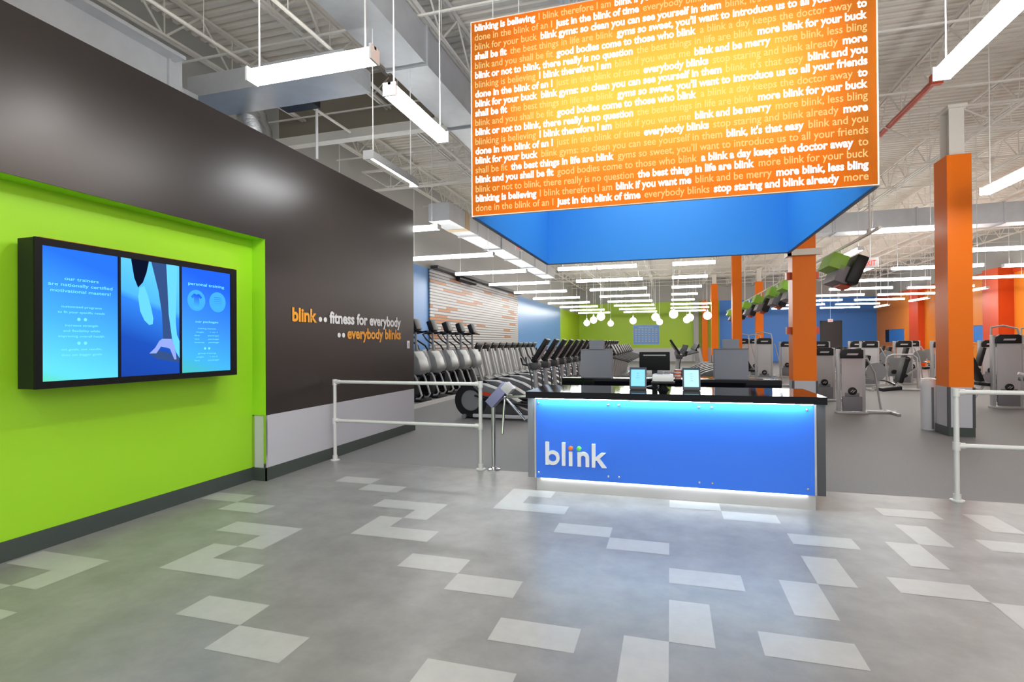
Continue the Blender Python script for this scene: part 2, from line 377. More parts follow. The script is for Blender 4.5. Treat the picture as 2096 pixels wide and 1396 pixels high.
# ================================================================== DUCTS AND PIPES
t = thing('air_duct', 'large rectangular galvanised duct running away overhead behind the hanging lamps', 'duct', (-3.53, 0, 5.5))
b = MB(); b.box(-.3, .3, -3.4, 22.5, 0, .52); b.build('duct_body', 'duct', t)
for k in range(11):
    b = MB(); y0 = -2 + k * 2.2; b.box(-.33, .33, y0, y0 + .03, -.03, .55); b.build('flange', 'duct', t)
t = thing('air_duct', 'grey rectangular duct along the top of the dark brown wall', 'duct', (-6.0, 0, 4.5))
b = MB(); b.box(-.45, .45, -3.4, 5.0, 0, .5); b.box(-.45, .62, -3.4, 4.9, .42, .46); b.box(-.42, -.1, 5.0, 5.74, .3, .48); b.build('duct_body', 'duct', t)
for k in range(4):
    b = MB(); y0 = -1.5 + k * 2.1; b.box(-.48, .48, y0, y0 + .03, -.03, .53); b.build('flange', 'duct', t)
t = thing('air_duct', 'short cross duct joining the wall duct to the big duct', 'duct', (0, 5.75, 4.98))
b = MB(); b.box(-6.3, -3.84, 0, .62, 0, .28); b.build('duct_body', 'duct', t)
b = MB(); b.box(-5.35, -4.8, .62, .85, .02, .26); b.build('register', 'black', t)
b = MB(); pts = [(-6.0 + .025 * k, 6.56 + .02 * k, 5.1 - .11 * k) for k in range(7)]
b.tube(pts, [.2 + (.02 if k % 2 else 0) for k in range(7)], 18)
tag(b.build('flexible_duct', 'foil'), 'crumpled silver foil hose under the cross duct', 'flexible duct')
t = thing('air_duct', 'pale rectangular duct above the elliptical trainers, near the dark wall end', 'duct', (-5.2, 0, 4.5))
b = MB(); b.box(-.27, .27, 11.6, 23.5, 0, .42); b.build('duct_body', 'duct', t)
b = MB(); b.box(-.275, .275, 12.6, 12.9, -.005, .425); b.build('tape_patch', 'wood', t)
for k in range(5):
    b = MB(); y0 = 13.5 + k * 2.1; b.box(-.3, .3, y0, y0 + .03, -.03, .45); b.build('flange', 'duct', t)
t = thing('air_duct', 'long green-grey duct crossing the ceiling right of the tall orange column', 'duct', (0, 17.5, 4.75))
b = MB(); b.box(3.2, 14.8, 0, .6, 0, .55); b.build('duct_body', 'duct', t)
for k in range(6):
    b = MB(); b.box(4.6 + 2 * k, 4.63 + 2 * k, -.03, .63, -.03, .58); b.build('flange', 'duct', t)
b = MB(); b.tube([(4.16, 5.9, 5.82), (4.16, 13.2, 5.82)], .05, 12); b.box(4.08, 4.24, 10.2, 10.3, 5.74, 5.9)
tag(b.build('sprinkler_pipe', 'redpipe'), 'red-orange sprinkler pipe under the roof between the orange sign and column', 'pipe')
for x, y0, y1, z, lab in ((-5.75, -3, 8.8, 5.6, 'thin cream conduit beside the wall duct'), (-4.05, 4, 30, 5.3, 'thin cream conduit left of the big duct'), (5.6, 2, 30, 5.5, 'thin cream conduit right of the tall column'), (9.5, 4, 40, 5.6, 'thin cream conduit high over the weight machines')):
    b = MB(); b.tube([(x, y0, z), (x, y1, z)], .025, 8); 
    for q in range(int((y1 - y0) // 2.5)): b.tube([(x, y0 + 1 + 2.5 * q, z), (x, y0 + 1 + 2.5 * q, 6.1)], .006, 4)
    tag(b.build('ceiling_conduit', 'steel'), lab, 'conduit')
for x, y, z0, lab in ((-5.1, 3.0, 4.5, 'white threaded rod dropping to the wall duct, nearest the camera'), (-5.45, 7.4, 4.6, 'white rod dropping behind the foil hose')):
    b = MB(); b.tube([(x, y, z0), (x, y, 6.86)], .022, 8); tag(b.build('hanger_rod', 'white'), lab, 'rod')

# ================================================================== COLUMNS
def column(x, y, w, dep, zt, label, low=True, bracket=False):
    t = thing('structural_column', label, 'column', (x + w / 2, y + dep / 2, 0), 0, 'orange columns down the hall')
    a, c = w / 2, dep / 2; z0 = .82 if low else 0
    b = MB(); b.box(-a, a, -c, c, z0, zt); b.build('orange_cladding', 'orange', t)
    if low:
        b = MB(); b.box(-a, a, -c, c, .15, z0); b.build('grey_skirt', 'wains', t)
        b = MB(); b.box(-a - .012, a + .012, -c - .012, c + .012, 0, .15); b.build('baseboard', 'base', t)
        for sx in (-1, 1):
            b = MB(); b.box(sx * a - .02, sx * a + .02, -c - .006, -c + .03, .15, z0); b.build('corner_guard', 'darkgrey', t)
    b = MB(); b.box(-a * .62, a * .62, -c * .7, -c * .6, zt, 5.55); b.box(-a * .62, a * .62, c * .6, c * .7, zt, 5.55); b.box(-.02, .02, -c * .6, c * .6, zt, 5.55); b.box(-a * .8, a * .8, -c * .9, c * .9, 5.5, 5.55)
    b.build('steel_stub', 'steel', t)
    if bracket:
        for z in (2.85, 1.75):
            b = MB(); b.box(-a - .08, a + .08, -.08, .08, z, z + .14); b.build('bracket', 'redorange', t)
    return t
column(4.46, 10.65, .345, .46, 4.7, 'large orange column behind the right handrail, with grey skirt', bracket=False)
column(2.34, 11.8, .42, .4, 5.2, 'orange column just right of the front desk', bracket=True)
column(2.34, 22.5, .34, .34, 5.2, 'slim orange column second along the line behind the desk')
column(2.33, 33.4, .35, .35, 5.0, 'far orange column in front of the lime wall, third in the desk line')
column(4.46, 31.5, .36, .36, 4.85, 'far orange column in front of the blue back wall')
column(4.46, 21.0, .36, .36, 4.85, 'orange column mostly hidden behind the one beside the desk')
b = MB(); b.box(2.25, 2.85, 11.7, 11.78, 3.3, 3.42); b.box(2.25, 2.31, 11.7, 12.1, 3.3, 3.42)
tag(b.build('bracket_rail', 'cream'), 'cream timber band around the column beside the desk', 'bracket')

# ================================================================== LIGHT FIXTURES
def fixture(name, label, loc, along, n, w, h, lit=True, zc=6.86, group=None, seg=1.17):
    t = thing(name, label, 'ceiling light', loc, 0 if along == 'x' else R(90), group)
    L = n * seg + (n - 1) * .05
    b = MB(); b.box(-L / 2 - .02, L / 2 + .02, -w * (.24 if w > .135 else .12), w * (.24 if w > .135 else .12), h * .8, h); b.box(-L / 2 - .02, -L / 2, -w / 2, w / 2, 0, h); b.box(L / 2, L / 2 + .02, -w / 2, w / 2, 0, h)  # top spine kept narrow so the lens adds uplight on the ceiling
    b.build('housing', 'white', t)
    for k in range(n):
        x0 = -L / 2 + k * (seg + .05); b = MB(); b.box(x0, x0 + seg, -w / 2, w / 2, .004, h * .79, bev=.012); b.build('lens', ('lens' if w > .135 else 'lensb') if lit else 'offlens', t)
    for sx in (-1, 1):
        b = MB(); b.tube([(sx * L * .44, 0, h), (sx * L * .44, 0, zc - loc[2])], .007, 5); b.build('suspension_cable', 'white', t)
    return t
ZL = 3.85
fixture('linear_light', 'lit white box lamp hanging crosswise nearest the dark wall', (-2.84, 3.78, ZL), 'x', 1, .13, .12, zc=5.47)
fixture('linear_light', 'lit white box lamp pointing away, left of the orange sign', (-2.42, 4.93, ZL), 'y', 1, .13, .12)
t = thing('wall_washer_light', 'hooded lamp along the dark wall, lit side turned to the wall', 'ceiling light', (-3.5, 6.35, ZL))
b = MB(); b.prism([(-.07, .11), (.05, .11), (.075, .0), (.065, .0), (.04, .10), (-.07, .10)], 'y', -.6, .6); b.box(-.07, .07, -.612, -.6, 0, .11); b.box(-.07, .07, .6, .612, 0, .11); b.build('reflector_hood', 'frame', t)
b = MB(); b.tube([(-.02, -.59, .055), (-.02, .59, .055)], .022, 10); b.build('tube', 'washlens', t)
for q in (-.5, .5):
    b = MB(); b.tube([(0, q, .11), (0, q, 1.66)], .007, 5); b.build('suspension_cable', 'white', t)
fixture('linear_light', 'lit white box lamp pointing away in the top right corner', (2.27, 4.9, ZL), 'y', 1, .13, .12)
fixture('linear_light', 'lit white lamp touching the right side of the big orange column', (4.7, 8.85, ZL), 'y', 2, .14, .12)
for x, y, a, lab in ((-2.9, .6, 'x', 'added unseen fill lamp over the entrance, left'), (.2, .8, 'x', 'added unseen fill lamp over the entrance, centre'), (3.4, 1.0, 'x', 'added unseen fill lamp over the entrance, right'), (-2.6, -1.8, 'x', 'added unseen fill lamp over the entrance behind the viewer, left'), (1.6, -1.8, 'x', 'added unseen fill lamp over the entrance behind the viewer, right'), (6.2, 4.2, 'y', 'added unseen fill lamp at the right of the entrance')):
    fixture('linear_light', lab, (x, y, ZL), a, 1, .13, .12, zc=5.47 if x < -2 else 6.86)  # out-of-view lamps added as fill for the entrance area
ordn = ['nearest', 'second', 'third', 'fourth', 'fifth', 'sixth', 'seventh', 'eighth', 'ninth', 'tenth', 'eleventh', 'twelfth']
protos = {}
def farlight(x, y, along, n, label, group):
    k = (along, n)
    if k not in protos: protos[k] = fixture('strip_light', label, (x, y, ZL), along, n, .14, .10, group=group)
    else: dup(protos[k], (x, y, ZL), None, label, group)
rows = [9.7, 13.1, 16.4, 19.8, 23.3, 26.8, 30.3, 33.8, 37.4, 41.0]
G = 'strip lights in rows over the gym floor'
for k, y in enumerate(rows): farlight(-5.55, y, 'x', 2, '%s double strip light in the row over the step machines at left' % ordn[k], G)
for k, y in enumerate(rows[2:]): farlight(-2.13, y, 'x', 2, '%s double strip light in the row straight behind the desk, left of centre' % ordn[k], G)
for k, y in enumerate(rows[2:7]): farlight(.67, y, 'x', 1, '%s single strip light in the row behind the desk, right of centre' % ordn[k], G)
for k, y in enumerate(rows[7:]): farlight(1.25, y, 'x', 2, '%s double strip light at the far end behind the desk, right of centre' % ordn[k], G)
farlight(4.6, 12.9, 'x', 1, 'single strip light left of the big orange column, pointing crosswise', G)
farlight(4.55, 16.4, 'y', 2, 'double strip light pointing away beside the hanging screens', G)
for k, y in enumerate(rows[2:]): farlight(8.0 if k else 8.55, y, 'x', 2, '%s double strip light in the row over the weight machines' % ordn[k], G)
for k, y in enumerate(rows[3:]): farlight(11.1, y + .4, 'x', 2, '%s double strip light in the row nearest the orange wall' % ordn[k], G)
for k, y in enumerate((20.2, 27.5, 34.5)): farlight(6.0, y, 'y', 2, '%s strip light pointing away between the two right rows' % ordn[k], G)
for k, y in enumerate((18.5, 24.0, 29.5, 35.0, 40.5)): farlight(13.3, y, 'y', 2, '%s strip light pointing away along the orange wall' % ordn[k], G)
# globe pendants
gp = None
GL = [(-4.61, 30.86, 'leftmost'), (-3.7, 27.06, 'second from the left'), (-2.91, 23.66, 'third from the left, highest of the left cluster'), (-3.4, 32.31, 'alone left of the blue wall board'),
      (-1.87, 28.89, 'just above the left corner of the blue wall board'), (-.63, 25.17, 'upper one right of the blue wall board'), (-.57, 31.29, 'lower one at the right corner of the wall board'), (.14, 22.87, 'largest and highest, right of centre'),
      (.82, 28.7, 'lower one of the right pair'), (.89, 26.36, 'upper one of the right pair'), (1.56, 24.75, 'rightmost, beside the orange column')]
for x, y, lab in GL:
    lb = 'glowing white globe pendant, ' + lab
    if gp is None:
        gp = thing('globe_pendant', lb, 'pendant light', (x, y, 2.75), 0, 'globe pendants over the far gym')
        MB().ball((0, 0, 0), .175).build('globe', 'globe', gp); MB().lathe([(.04, .19), (.04, .26), (.02, .28)], n=10).build('socket', 'white', gp); MB().tube([(0, 0, .27), (0, 0, 4.11)], .006, 5).build('cord', 'white', gp)
    else: dup(gp, (x, y, 2.75), None, lb)

# ================================================================== OVERHEAD SIGN BOX
SX0, SX1, SY0, SY1, SZ0, SZ1 = -1.92, 1.66, 5.12, 8.62, 2.9, 4.87
t = thing('suspended_sign', 'giant glowing orange sign box with rows of white slogans over the desk', 'sign', (0, 0, SZ0))
H = SZ1 - SZ0
b = MB(); b.raw([(SX0, SY0, 0), (SX1, SY0, 0), (SX1, SY0, H), (SX0, SY0, H)], [(0, 1, 2, 3)]); b.build('front_panel', 'skin', t, False)
b = MB()
for q in ((SX0 - .008, SX0, SY0 - .006, SY0 + .03, -.008, H + .008), (SX1, SX1 + .012, SY0 - .006, SY0 + .03, -.008, H + .008), (SX0, SX1, SY0 - .006, SY0 + .03, -.008, 0), (SX0, SX1, SY0 - .006, SY0 + .03, H, H + .008)): b.box(*q)
b.build('edge_frame', 'cream', t)
b = MB(); b.prism([(SY0 + .02, .0), (SY0 + .42, .26), (SY0 + .42, H - .03), (SY0 + .02, H - .01), (SY0 + .02, H), (SY0 + .45, H), (SY0 + .45, .23), (SY0 + .05, -.0)], 'x', SX0 + .016, SX1 - .016); b.build('light_board', 'white', t)
b = MB(); b.box(SX0, SX0 + .015, SY0 + .03, SY1, .0, H); b.build('left_liner', 'signblue', t)
b = MB(); b.box(SX1 - .015, SX1, SY0 + .03, SY1, .0, H); b.build('right_liner', 'signblue', t)
b = MB(); b.box(SX0, SX1, SY1 - .015, SY1, .0, H); b.build('back_liner', 'signblue', t)
b = MB()
b.box(SX0 - .025, SX0, SY0 + .03, SY1 + .025, -.012, H); b.box(SX1, SX1 + .025, SY0 + .03, SY1 + .025, -.012, H); b.box(SX0, SX1, SY1, SY1 + .025, -.012, H)
b.build('outer_shell', 'midgrey', t)
A = ['blinking is believing', 'I blink therefore I am', 'blink if you want me', 'blink and be merry', 'more blink, less bling']
B = ['done in the blink of an I', 'just in the blink of time', 'everybody blinks', 'stop staring and blink already', 'more']
C = ['blink for your buck', 'blink gyms: so clean you can see yourself in them', "blink, it's that easy", 'blink and you']
D = ['shall be fit', 'the best things in life are blink', "gyms so sweet, you'll want to introduce us to all your friends"]
E_ = ['blink and you shall be fit', 'good bodies come to those who blink', 'a blink a day keeps the doctor away', 'to']
F_ = ['blink or not to blink, there really is no question', 'the best things in life are blink', 'more blink for your buck']
six = [A, B, C, D, E_, F_]
bright = ['10101', '01010', '0101', '101', '0101', '101', '01010', '10101', '1101', '101', '0101', '101', '01010', '10101', '1010', '010', '1010', '010', '10101', '01010']
bb, bd = MB(), MB()
for k in range(20):
    ph = six[k % 6]; fl = bright[k]; z = .045 + .0965 * (19 - k)
    sp = .42; tot = sum(glyphs(p)[2] for p in ph) + sp * (len(ph) - 1); sc = (SX1 - SX0 - .10) / tot; x = SX0 + .035
    for p, c in zip(ph, fl):
        w = glyphs(p)[2] * sc
        put(bb if c == '1' else bd, p, (x, SY0 - .004, z), XP, ZP, .070, w, bold=.038 if c == '1' else .012); x += w + sp * sc
bb.build('bright_lettering', 'bright', t, False); bd.build('faint_lettering', 'dim', t, False)
la = bpy.data.lights.new('sign_backlight', 'AREA'); la.shape = 'RECTANGLE'; la.size = 2.5; la.size_y = 1.0; la.energy = 13; la.color = (1, .97, .9)
lo = bpy.data.objects.new('sign_backlight', la); COL.objects.link(lo); lo.parent = t; lo.location = ((SX0 + SX1) / 2 + .05, SY0 + .40, H * .54); lo.rotation_euler = (R(-90), 0, 0)
# blue-white lamps inside the open box that wash its liner
for k, (x, y, rz) in enumerate(((-.13, 7.0, 0),)):
    la = bpy.data.lights.new('box_lamp', 'AREA'); la.shape = 'SQUARE'; la.size = 2.0; la.energy = 42; la.color = (.75, .88, 1)
    lo = bpy.data.objects.new('box_lamp', la); COL.objects.link(lo); lo.parent = t; lo.location = (x, y, H - .1)
for x, y in ((-1.75, 5.3), (-1.47, 5.3), (1.4, 5.3), (-1.7, 8.3), (1.4, 8.3)):
    b = MB(); b.tube([(x, y, H), (x, y, 6.1 - SZ0)], .006, 5); b.build('suspension_cable', 'white', t)

# ================================================================== FRONT DESK
DX0, DX1 = -1.42, 1.30
t = thing('reception_desk', 'glowing blue front desk with black top and silver lettering', 'reception desk', (0, 5.67, 0))
b = MB(); b.box(-1.5, 1.39, -.09, .88, 1.01, 1.08); b.build('countertop', 'gloss', t)
b = MB(); b.box(DX0, DX1, 0, .02, .14, 1.0); b.build('front_panel', 'deskblue', t)
b = MB(); b.box(DX0, DX1, .02, .8, .14, 1.01); b.build('carcass', 'midgrey', t)
b = MB(); b.box(DX0 + .01, DX1 + .01, .015, .78, 0, .14); b.build('plinth', 'kick', t)
for x0 in (-1.5, DX1 + .02):
    b = MB(); b.box(x0, x0 + .075, .0, .84, .14, 1.01); b.build('side_panel', 'darkgrey' if x0 > 0 else 'midgrey', t)
for x0 in (DX0 - .006, DX1):
    b = MB(); b.box(x0, x0 + .018, -.004, .03, .14, 1.01); b.build('metal_edge', 'chrome', t)
for x in (-1.38, -.63, -.52, .27, .39, 1.24):
    for z in (.95, .2):
        b = MB(); b.lathe([(.011, 0), (.011, -.008), (.006, -.012)], (x, 0, z), 'y', 12); b.build('standoff_screw', 'chrome', t)
b = MB(); b.box(DX0 + .02, DX1 - .02, -.058, -.038, 1.003, 1.009); b.build('led_strip', 'ledstrip', t)
la = bpy.data.lights.new('plinth_lamp', 'AREA'); la.shape = 'RECTANGLE'; la.size = 2.6; la.size_y = .012; la.energy = 2.6; la.color = (.92, .95, 1)
lo = bpy.data.objects.new('plinth_lamp', la); COL.objects.link(lo); lo.parent = t; lo.location = (-.06, .007, .1395)
# logo letters, built from bars and rings
lx, lz, u = -1.30, .29, .00168
def LX(v_): return lx + (v_ - 208) * u
lg = MB(); y0_, y1_ = -.03, 0
st = 22 * u
lg.box(LX(208), LX(208) + st, y0_ - .001, y1_, lz, lz + .245); lg.ring((LX(254), 0, lz + 46 * u), 46 * u, 25 * u, 'y', y0_, y1_)
lg.box(LX(315), LX(315) + st, y0_, y1_, lz, lz + .245)
lg.box(LX(360), LX(360) + st, y0_, y1_, lz, lz + 90 * u)
lg.box(LX(415), LX(415) + st, y0_ - .001, y1_, lz, lz + 90 * u)
arch = [(LX(451) + 37 * u * math.cos(a), lz + 55 * u + 37 * u * math.sin(a)) for a in [math.pi * k / 12 for k in range(13)]] + [(LX(451) + 15 * u * math.cos(a), lz + 55 * u + 15 * u * math.sin(a)) for a in [math.pi * (12 - k) / 12 for k in range(13)]]
for k in range(12): lg.prism([arch[k], arch[k + 1], arch[24 - k], arch[25 - k]], 'y', y0_, y1_)
lg.box(LX(488) - st, LX(488), y0_, y1_, lz, lz + 55 * u)
lg.box(LX(505), LX(505) + st, y0_ - .001, y1_, lz, lz + .245)
lg.prism([(LX(523), lz + 42 * u), (LX(527), lz + 62 * u), (LX(563), lz + 92 * u), (LX(592), lz + 92 * u), (LX(540), lz + 44 * u)], 'y', y0_ - .0005, y1_)
lg.prism([(LX(532), lz + 50 * u), (LX(552), lz + 58 * u), (LX(596), lz), (LX(568), lz)], 'y', y0_, y1_)
lg.build('logo_lettering', 'logow', t, False)
MB().lathe([(14 * u, 0), (14 * u, -.03), (10 * u, -.034)], (LX(371), 0, lz + 112 * u), 'y', 20).build('orange_dot', 'logoo', t)
MB().lathe([(14 * u, 0), (14 * u, -.03), (10 * u, -.034)], (LX(424), 0, lz + 112 * u), 'y', 20).build('green_dot', 'logog', t)
# back counter of the same island
t = thing('back_counter', 'second black-topped counter behind the front desk', 'counter', (0, 7.85, 0))
b = MB(); b.box(-1.55, 1.42, 0, .7, .96, 1.08, bev=.004); b.build('countertop', 'gloss', t)
b = MB(); b.box(-1.45, 1.32, .05, .65, .1, .96); b.build('carcass', 'midgrey', t)
b = MB(); b.box(-1.42, 1.29, .08, .62, 0, .1); b.build('plinth', 'kick', t)
def kiosk(x0, x1, label):
    t = thing('check_in_cabinet', label, 'cabinet', ((x0 + x1) / 2, 8.2, 1.08), 0, 'grey cabinets on the back counter')
    w = x1 - x0; b = MB(); b.box(-w / 2, w / 2, -.13, .15, 0, .42); b.build('cabinet_body', 'midgrey', t)
    b = MB(); b.box(-w * .22, w * .24, -.1, .1, .42, .56); b.build('raised_head', 'midgrey', t)
    b = MB(); b.box(-w / 2 - .004, w / 2 + .004, -.135, .155, .415, .425); b.build('top_edge', 'darkgrey', t)
kiosk(-1.30, -.85, 'stepped grey cabinet on the left end of the back counter'); kiosk(.60, 1.04, 'stepped grey cabinet on the right end of the back counter')
# monitor seen from behind
t = thing('computer_monitor', 'black monitor seen from behind on the front desk', 'monitor', (-.175, 6.38, 1.08))
b = MB(); b.box(-.17, .17, -.02, .02, .2, .41, bev=.008); b.build('casing', 'bezel', t)
b = MB(); b.box(-.125, .125, -.026, -.018, .365, .38); b.build('vent_strip', 'silver', t)
b = MB(); b.box(-.03, .03, -.01, .04, .01, .25); b.build('stand_neck', 'black', t)
b = MB(); b.lathe([(.1, 0), (.1, .012), (.03, .03)], n=20); b.build('stand_base', 'black', t)
def tablet(x, m_, label, fl):
    t = thing('tablet', label, 'tablet', (x, 6.08, 1.08), 0, 'tablets standing on the front desk')
    rot = (R(-14), 0, 0)
    b = MB(); b.obox((0, 0, .125), (.185, .012, .245), rot, .004); b.build('casing', 'deskshell', t)
    b = MB(); b.obox((0, -.0075, .130), (.15, .002, .185), rot); b.build('screen', m_, t)
    b = MB(); b.obox((0, .02, .012), (.17, .11, .024), (0, 0, 0), .004); b.build('base', 'darkgrey', t)
    b = MB()
    for i in range(4): put(b, fl[i], (0, -.0125 - .006 * i + .012, .175 - .024 * i), XP, Vector((0, .24, .97)), .010, None, .01, 'c')
    b.build('screen_text', 'royal', t, False)
M['deskshell'] = mat('blue_black_tablet_case', (.03, .05, .09), .3)
tablet(-.345, 'scrcyan', 'small tablet with cyan screen left of the white card machine', ['blink', 'sign in', 'check in', '••'])
tablet(.215, 'scrmint', 'small tablet with mint screen right of the white card machine', ['blink', 'fitness', 'join', 'today'])
t = thing('card_printer', 'white rounded receipt machine between the two tablets', 'printer', (-.08, 6.1, 1.08))
b = MB(); b.box(-.115, .115, -.08, .1, .09, .175, bev=.03); b.build('body', 'white', t)
b = MB(); b.box(-.125, .125, -.085, .105, .068, .092, bev=.01); b.build('lower_tray', 'black', t)
b = MB(); b.lathe([(.075, 0), (.05, .02), (.03, .07)], n=18); b.build('pedestal', 'black', t)
b = MB(); b.box(-.06, .0, -.06, .06, .172, .2, bev=.008); b.box(.01, .075, -.05, .05, .172, .186, bev=.005); b.build('top_buttons', 'midgrey', t)
t = thing('cup_stack', 'stack of white cups with red stripes on the back counter', 'cups', (.10, 8.05, 1.08))
for k in range(3):
    b = MB(); b.lathe([(.045, 0 + .045 * k), (.05, .04 + .045 * k)], n=16); b.build('cup', 'white', t)
    b = MB(); b.lathe([(.0505, .012 + .045 * k), (.0515, .03 + .045 * k)], n=16); b.build('stripe', 'redorange', t)

# ================================================================== WALL LETTERING, SWITCH, TV
xw = WX + .006
def flat_box_text(b, txt, y0, y1, z, asc, bold=.03): put(b, txt, (xw, y0, z), YP, ZP, asc, y1 - y0, bold)
t = thing('wall_lettering', 'orange and white slogan lettering on the dark brown wall', 'lettering', (WX, 7, 1.9))
def wl(name, mt, items, dots=()):
    b = MB()
    for tx, y0, y1, z, asc in items: put(b, tx, (.006, y0 - 7, z - 1.9), YP, ZP, asc, y1 - y0, .035)
    for y, z in dots: b.lathe([(.034, .001), (.034, .006)], (0, y - 7, z - 1.9), 'x', 18)
    b.build(name, mt, t, False)
wl('brand_word', 'otext', [('blink', 5.70, 6.19, 1.905, .175)])
wl('slogan_words', 'wtext', [('fitness for everybody', 6.47, 8.54, 1.905, .165)])
for y_ in (6.27, 6.38): wl('slogan_dot', 'wtext', [], [(y_, 1.945)])
for y_ in (6.70, 6.81): wl('second_line_dot', 'wtext', [], [(y_, 1.735)])
wl('second_line_words', 'otext', [('everybody blinks', 6.9, 8.54, 1.69, .165)])
t = thing('wall_switch', 'small white switch plate near the end of the dark wall', 'switch', (WX, 8.82, 1.59))
MB().box(0, .012, -.045, .045, -.07, .07, .003).build('plate', 'white', t); MB().box(.012, .018, -.012, .012, -.03, .03).build('rocker', 'pale', t)

t = thing('triple_display', 'black-framed triple screen display mounted in the green recess', 'display', (GX, 3.775, 1.85))
FX = .25
b = MB(); Y0, Y1, Z0, Z1 = -.965, .965, -.57, .57
b.box(.045, FX - .02, Y0 + .012, Y1, Z0, Z1); b.build('casing', 'black', t); MB().box(0, .05, -.4, .4, -.3, .3).build('wall_mount', 'black', t)
b = MB(); b.box(FX - .02, FX, Y0, Y0 + .05, Z0, Z1); b.box(FX - .02, FX, Y1 - .08, Y1, Z0, Z1); b.box(FX - .02, FX, Y0 + .05, Y1 - .08, Z1 - .055, Z1); b.box(FX - .02, FX, Y0 + .05, Y1 - .08, Z0, Z0 + .055)
for yb_ in (3.45, 4.05): b.box(FX - .02, FX - .001, yb_ - 3.775 - .010, yb_ - 3.775 + .010, Z0, Z1)
b.build('bezel', 'bezel', t)
b = MB(); b.box(FX - .012, FX - .002, Y0 + .03, Y1 - .02, Z1, Z1 + .003); b.build('painted_edge_light', 'redpipe', t)  # red light along the top edge put in as plain red colour
XS = FX - .012
def scr(y0, y1, m_): 
    b = MB(); b.box(XS - .004, XS, y0 - 3.775, y1 - 3.775, -.515, .515); return b.build('screen', m_, t)
s1, s2, s3 = scr(2.86, 3.44, 'scr1'), scr(3.46, 4.04, 'scr2'), scr(4.06, 4.66, 'scr3')
def lines(par, yc, items, nm='screen_text', m_='scrtext'):
    b = MB()
    for tx, z, asc, wd in items:
        if tx == '••':
            for q in (-.025, .025): b.lathe([(.013, .0005), (.013, .001)], (XS, yc - 3.775 + q, z), 'x', 14)
        else: put(b, tx, (XS + .001, yc - 3.775, z), YP, ZP, asc, wd, .01, 'l') if False else put(b, tx, (XS + .001, yc - 3.775 - wd / 2, z), YP, ZP, asc, wd, .012)
    b.build(nm, m_, par, False)
lines(s1, 3.15, [('our trainers', .27, .026, .26), ('are nationally certified', .222, .026, .49), ('motivational masters!', .174, .026, .46),
                 ('customized programs', .055, .018, .31), ('to fit your specific needs', .012, .018, .36), ('••', -.035, 0, 0), ('increase strength', -.092, .018, .25), ('and flexibility while', -.135, .018, .28),
                 ('improving overall health', -.178, .018, .35), ('••', -.225, 0, 0), ('set goals, see results,', -.282, .018, .31), ('then set bigger goals', -.325, .018, .31)])
lines(s3, 4.36, [('personal training', .35, .030, .44), ('our packages', -.02, .022, .28), ('training sessions', -.085, .014, .22), ('single      1 on 1', -.12, .012, .26), ('five        package', -.155, .012, .3),
                 ('ten         package', -.19, .012, .3), ('twenty    package', -.225, .012, .3), ('••', -.28, 0, 0), ('group training', -.335, .014, .22), ('single      1 on 2', -.37, .012, .26), ('five        package', -.405, .012, .3)])
b = MB()
for q in (-.125, .135): b.lathe([(.105, .0003), (.105, .0006)], (XS, 4.36 - 3.775 + q, .2), 'x', 32)
b.build('icon_disc', 'scrpale', s3, False)
b = MB(); yc = 4.36 - 3.775 - .125
tee = [(-.028, -.08), (.028, -.08), (.028, .03), (.045, .015), (.06, .035), (.03, .065), (.012, .065), (0, .055), (-.012, .065), (-.03, .065), (-.06, .035), (-.045, .015), (-.028, .03)]
b.raw([(XS + .0012, yc + 1.1 * p[0], .2 + p[1]) for p in tee], [tuple(range(len(tee)))]); b.build('shirt_icon', 'scr3', s3, False)
b = MB()
for k in range(6): w = .12 - abs(k - 2.5) * .012; b.raw([(XS + .0012, .72 - w / 2, .245 - .02 * k), (XS + .0012, .72 + w / 2, .245 - .02 * k), (XS + .0012, .72 + w / 2, .249 - .02 * k), (XS + .0012, .72 - w / 2, .249 - .02 * k)], [(0, 1, 2, 3)])
b.build('disc_lines', 'scr3', s3, False)
def shape(par, nm, m_, pts, dx):
    b = MB(); b.raw([(XS + dx, 3.46 - 3.775 + .58 * p[0], .515 - 1.03 * p[1]) for p in pts], [tuple(range(len(pts)))]); b.build(nm, m_, par, False)
shape(s2, 'picture_leg', 'scrdark', [(.17, 0), (.46, 0), (.42, .10), (.36, .19), (.28, .24), (.22, .16)], .001)
shape(s2, 'picture_shade', 'scrarm', [(.5, 0), (.76, 0), (.80, .30), (.84, .50), (.86, .68), (.70, .68), (.68, .45), (.62, .25)], .001)
shape(s2, 'picture_arm', 'scrskin', [(.76, 0), (.96, 0), (.94, .28), (.93, .52), (.95, .64), (1, .70), (1, .86), (.93, .80), (.86, .68), (.80, .45), (.78, .2)], .0014)
shape(s2, 'picture_foot', 'scrskin', [(.30, .24), (.38, .22), (.44, .30), (.50, .42), (.53, .50), (.52, .55), (.46, .56), (.38, .52), (.31, .44), (.28, .32)], .0018)
shape(s2, 'picture_ground_shadow', 'scrarm', [(.45, .81), (.55, .78), (.75, .80), (1, .84), (1, .90), (.6, .86)], .0012)
shape(s2, 'picture_hand', 'scrhand', [(.68, .68), (.85, .68), (.90, .74), (.93, .82), (.94, .87), (.90, .87), (.82, .77), (.76, .76), (.66, .75), (.58, .81), (.46, .81), (.56, .76), (.63, .70)], .002)

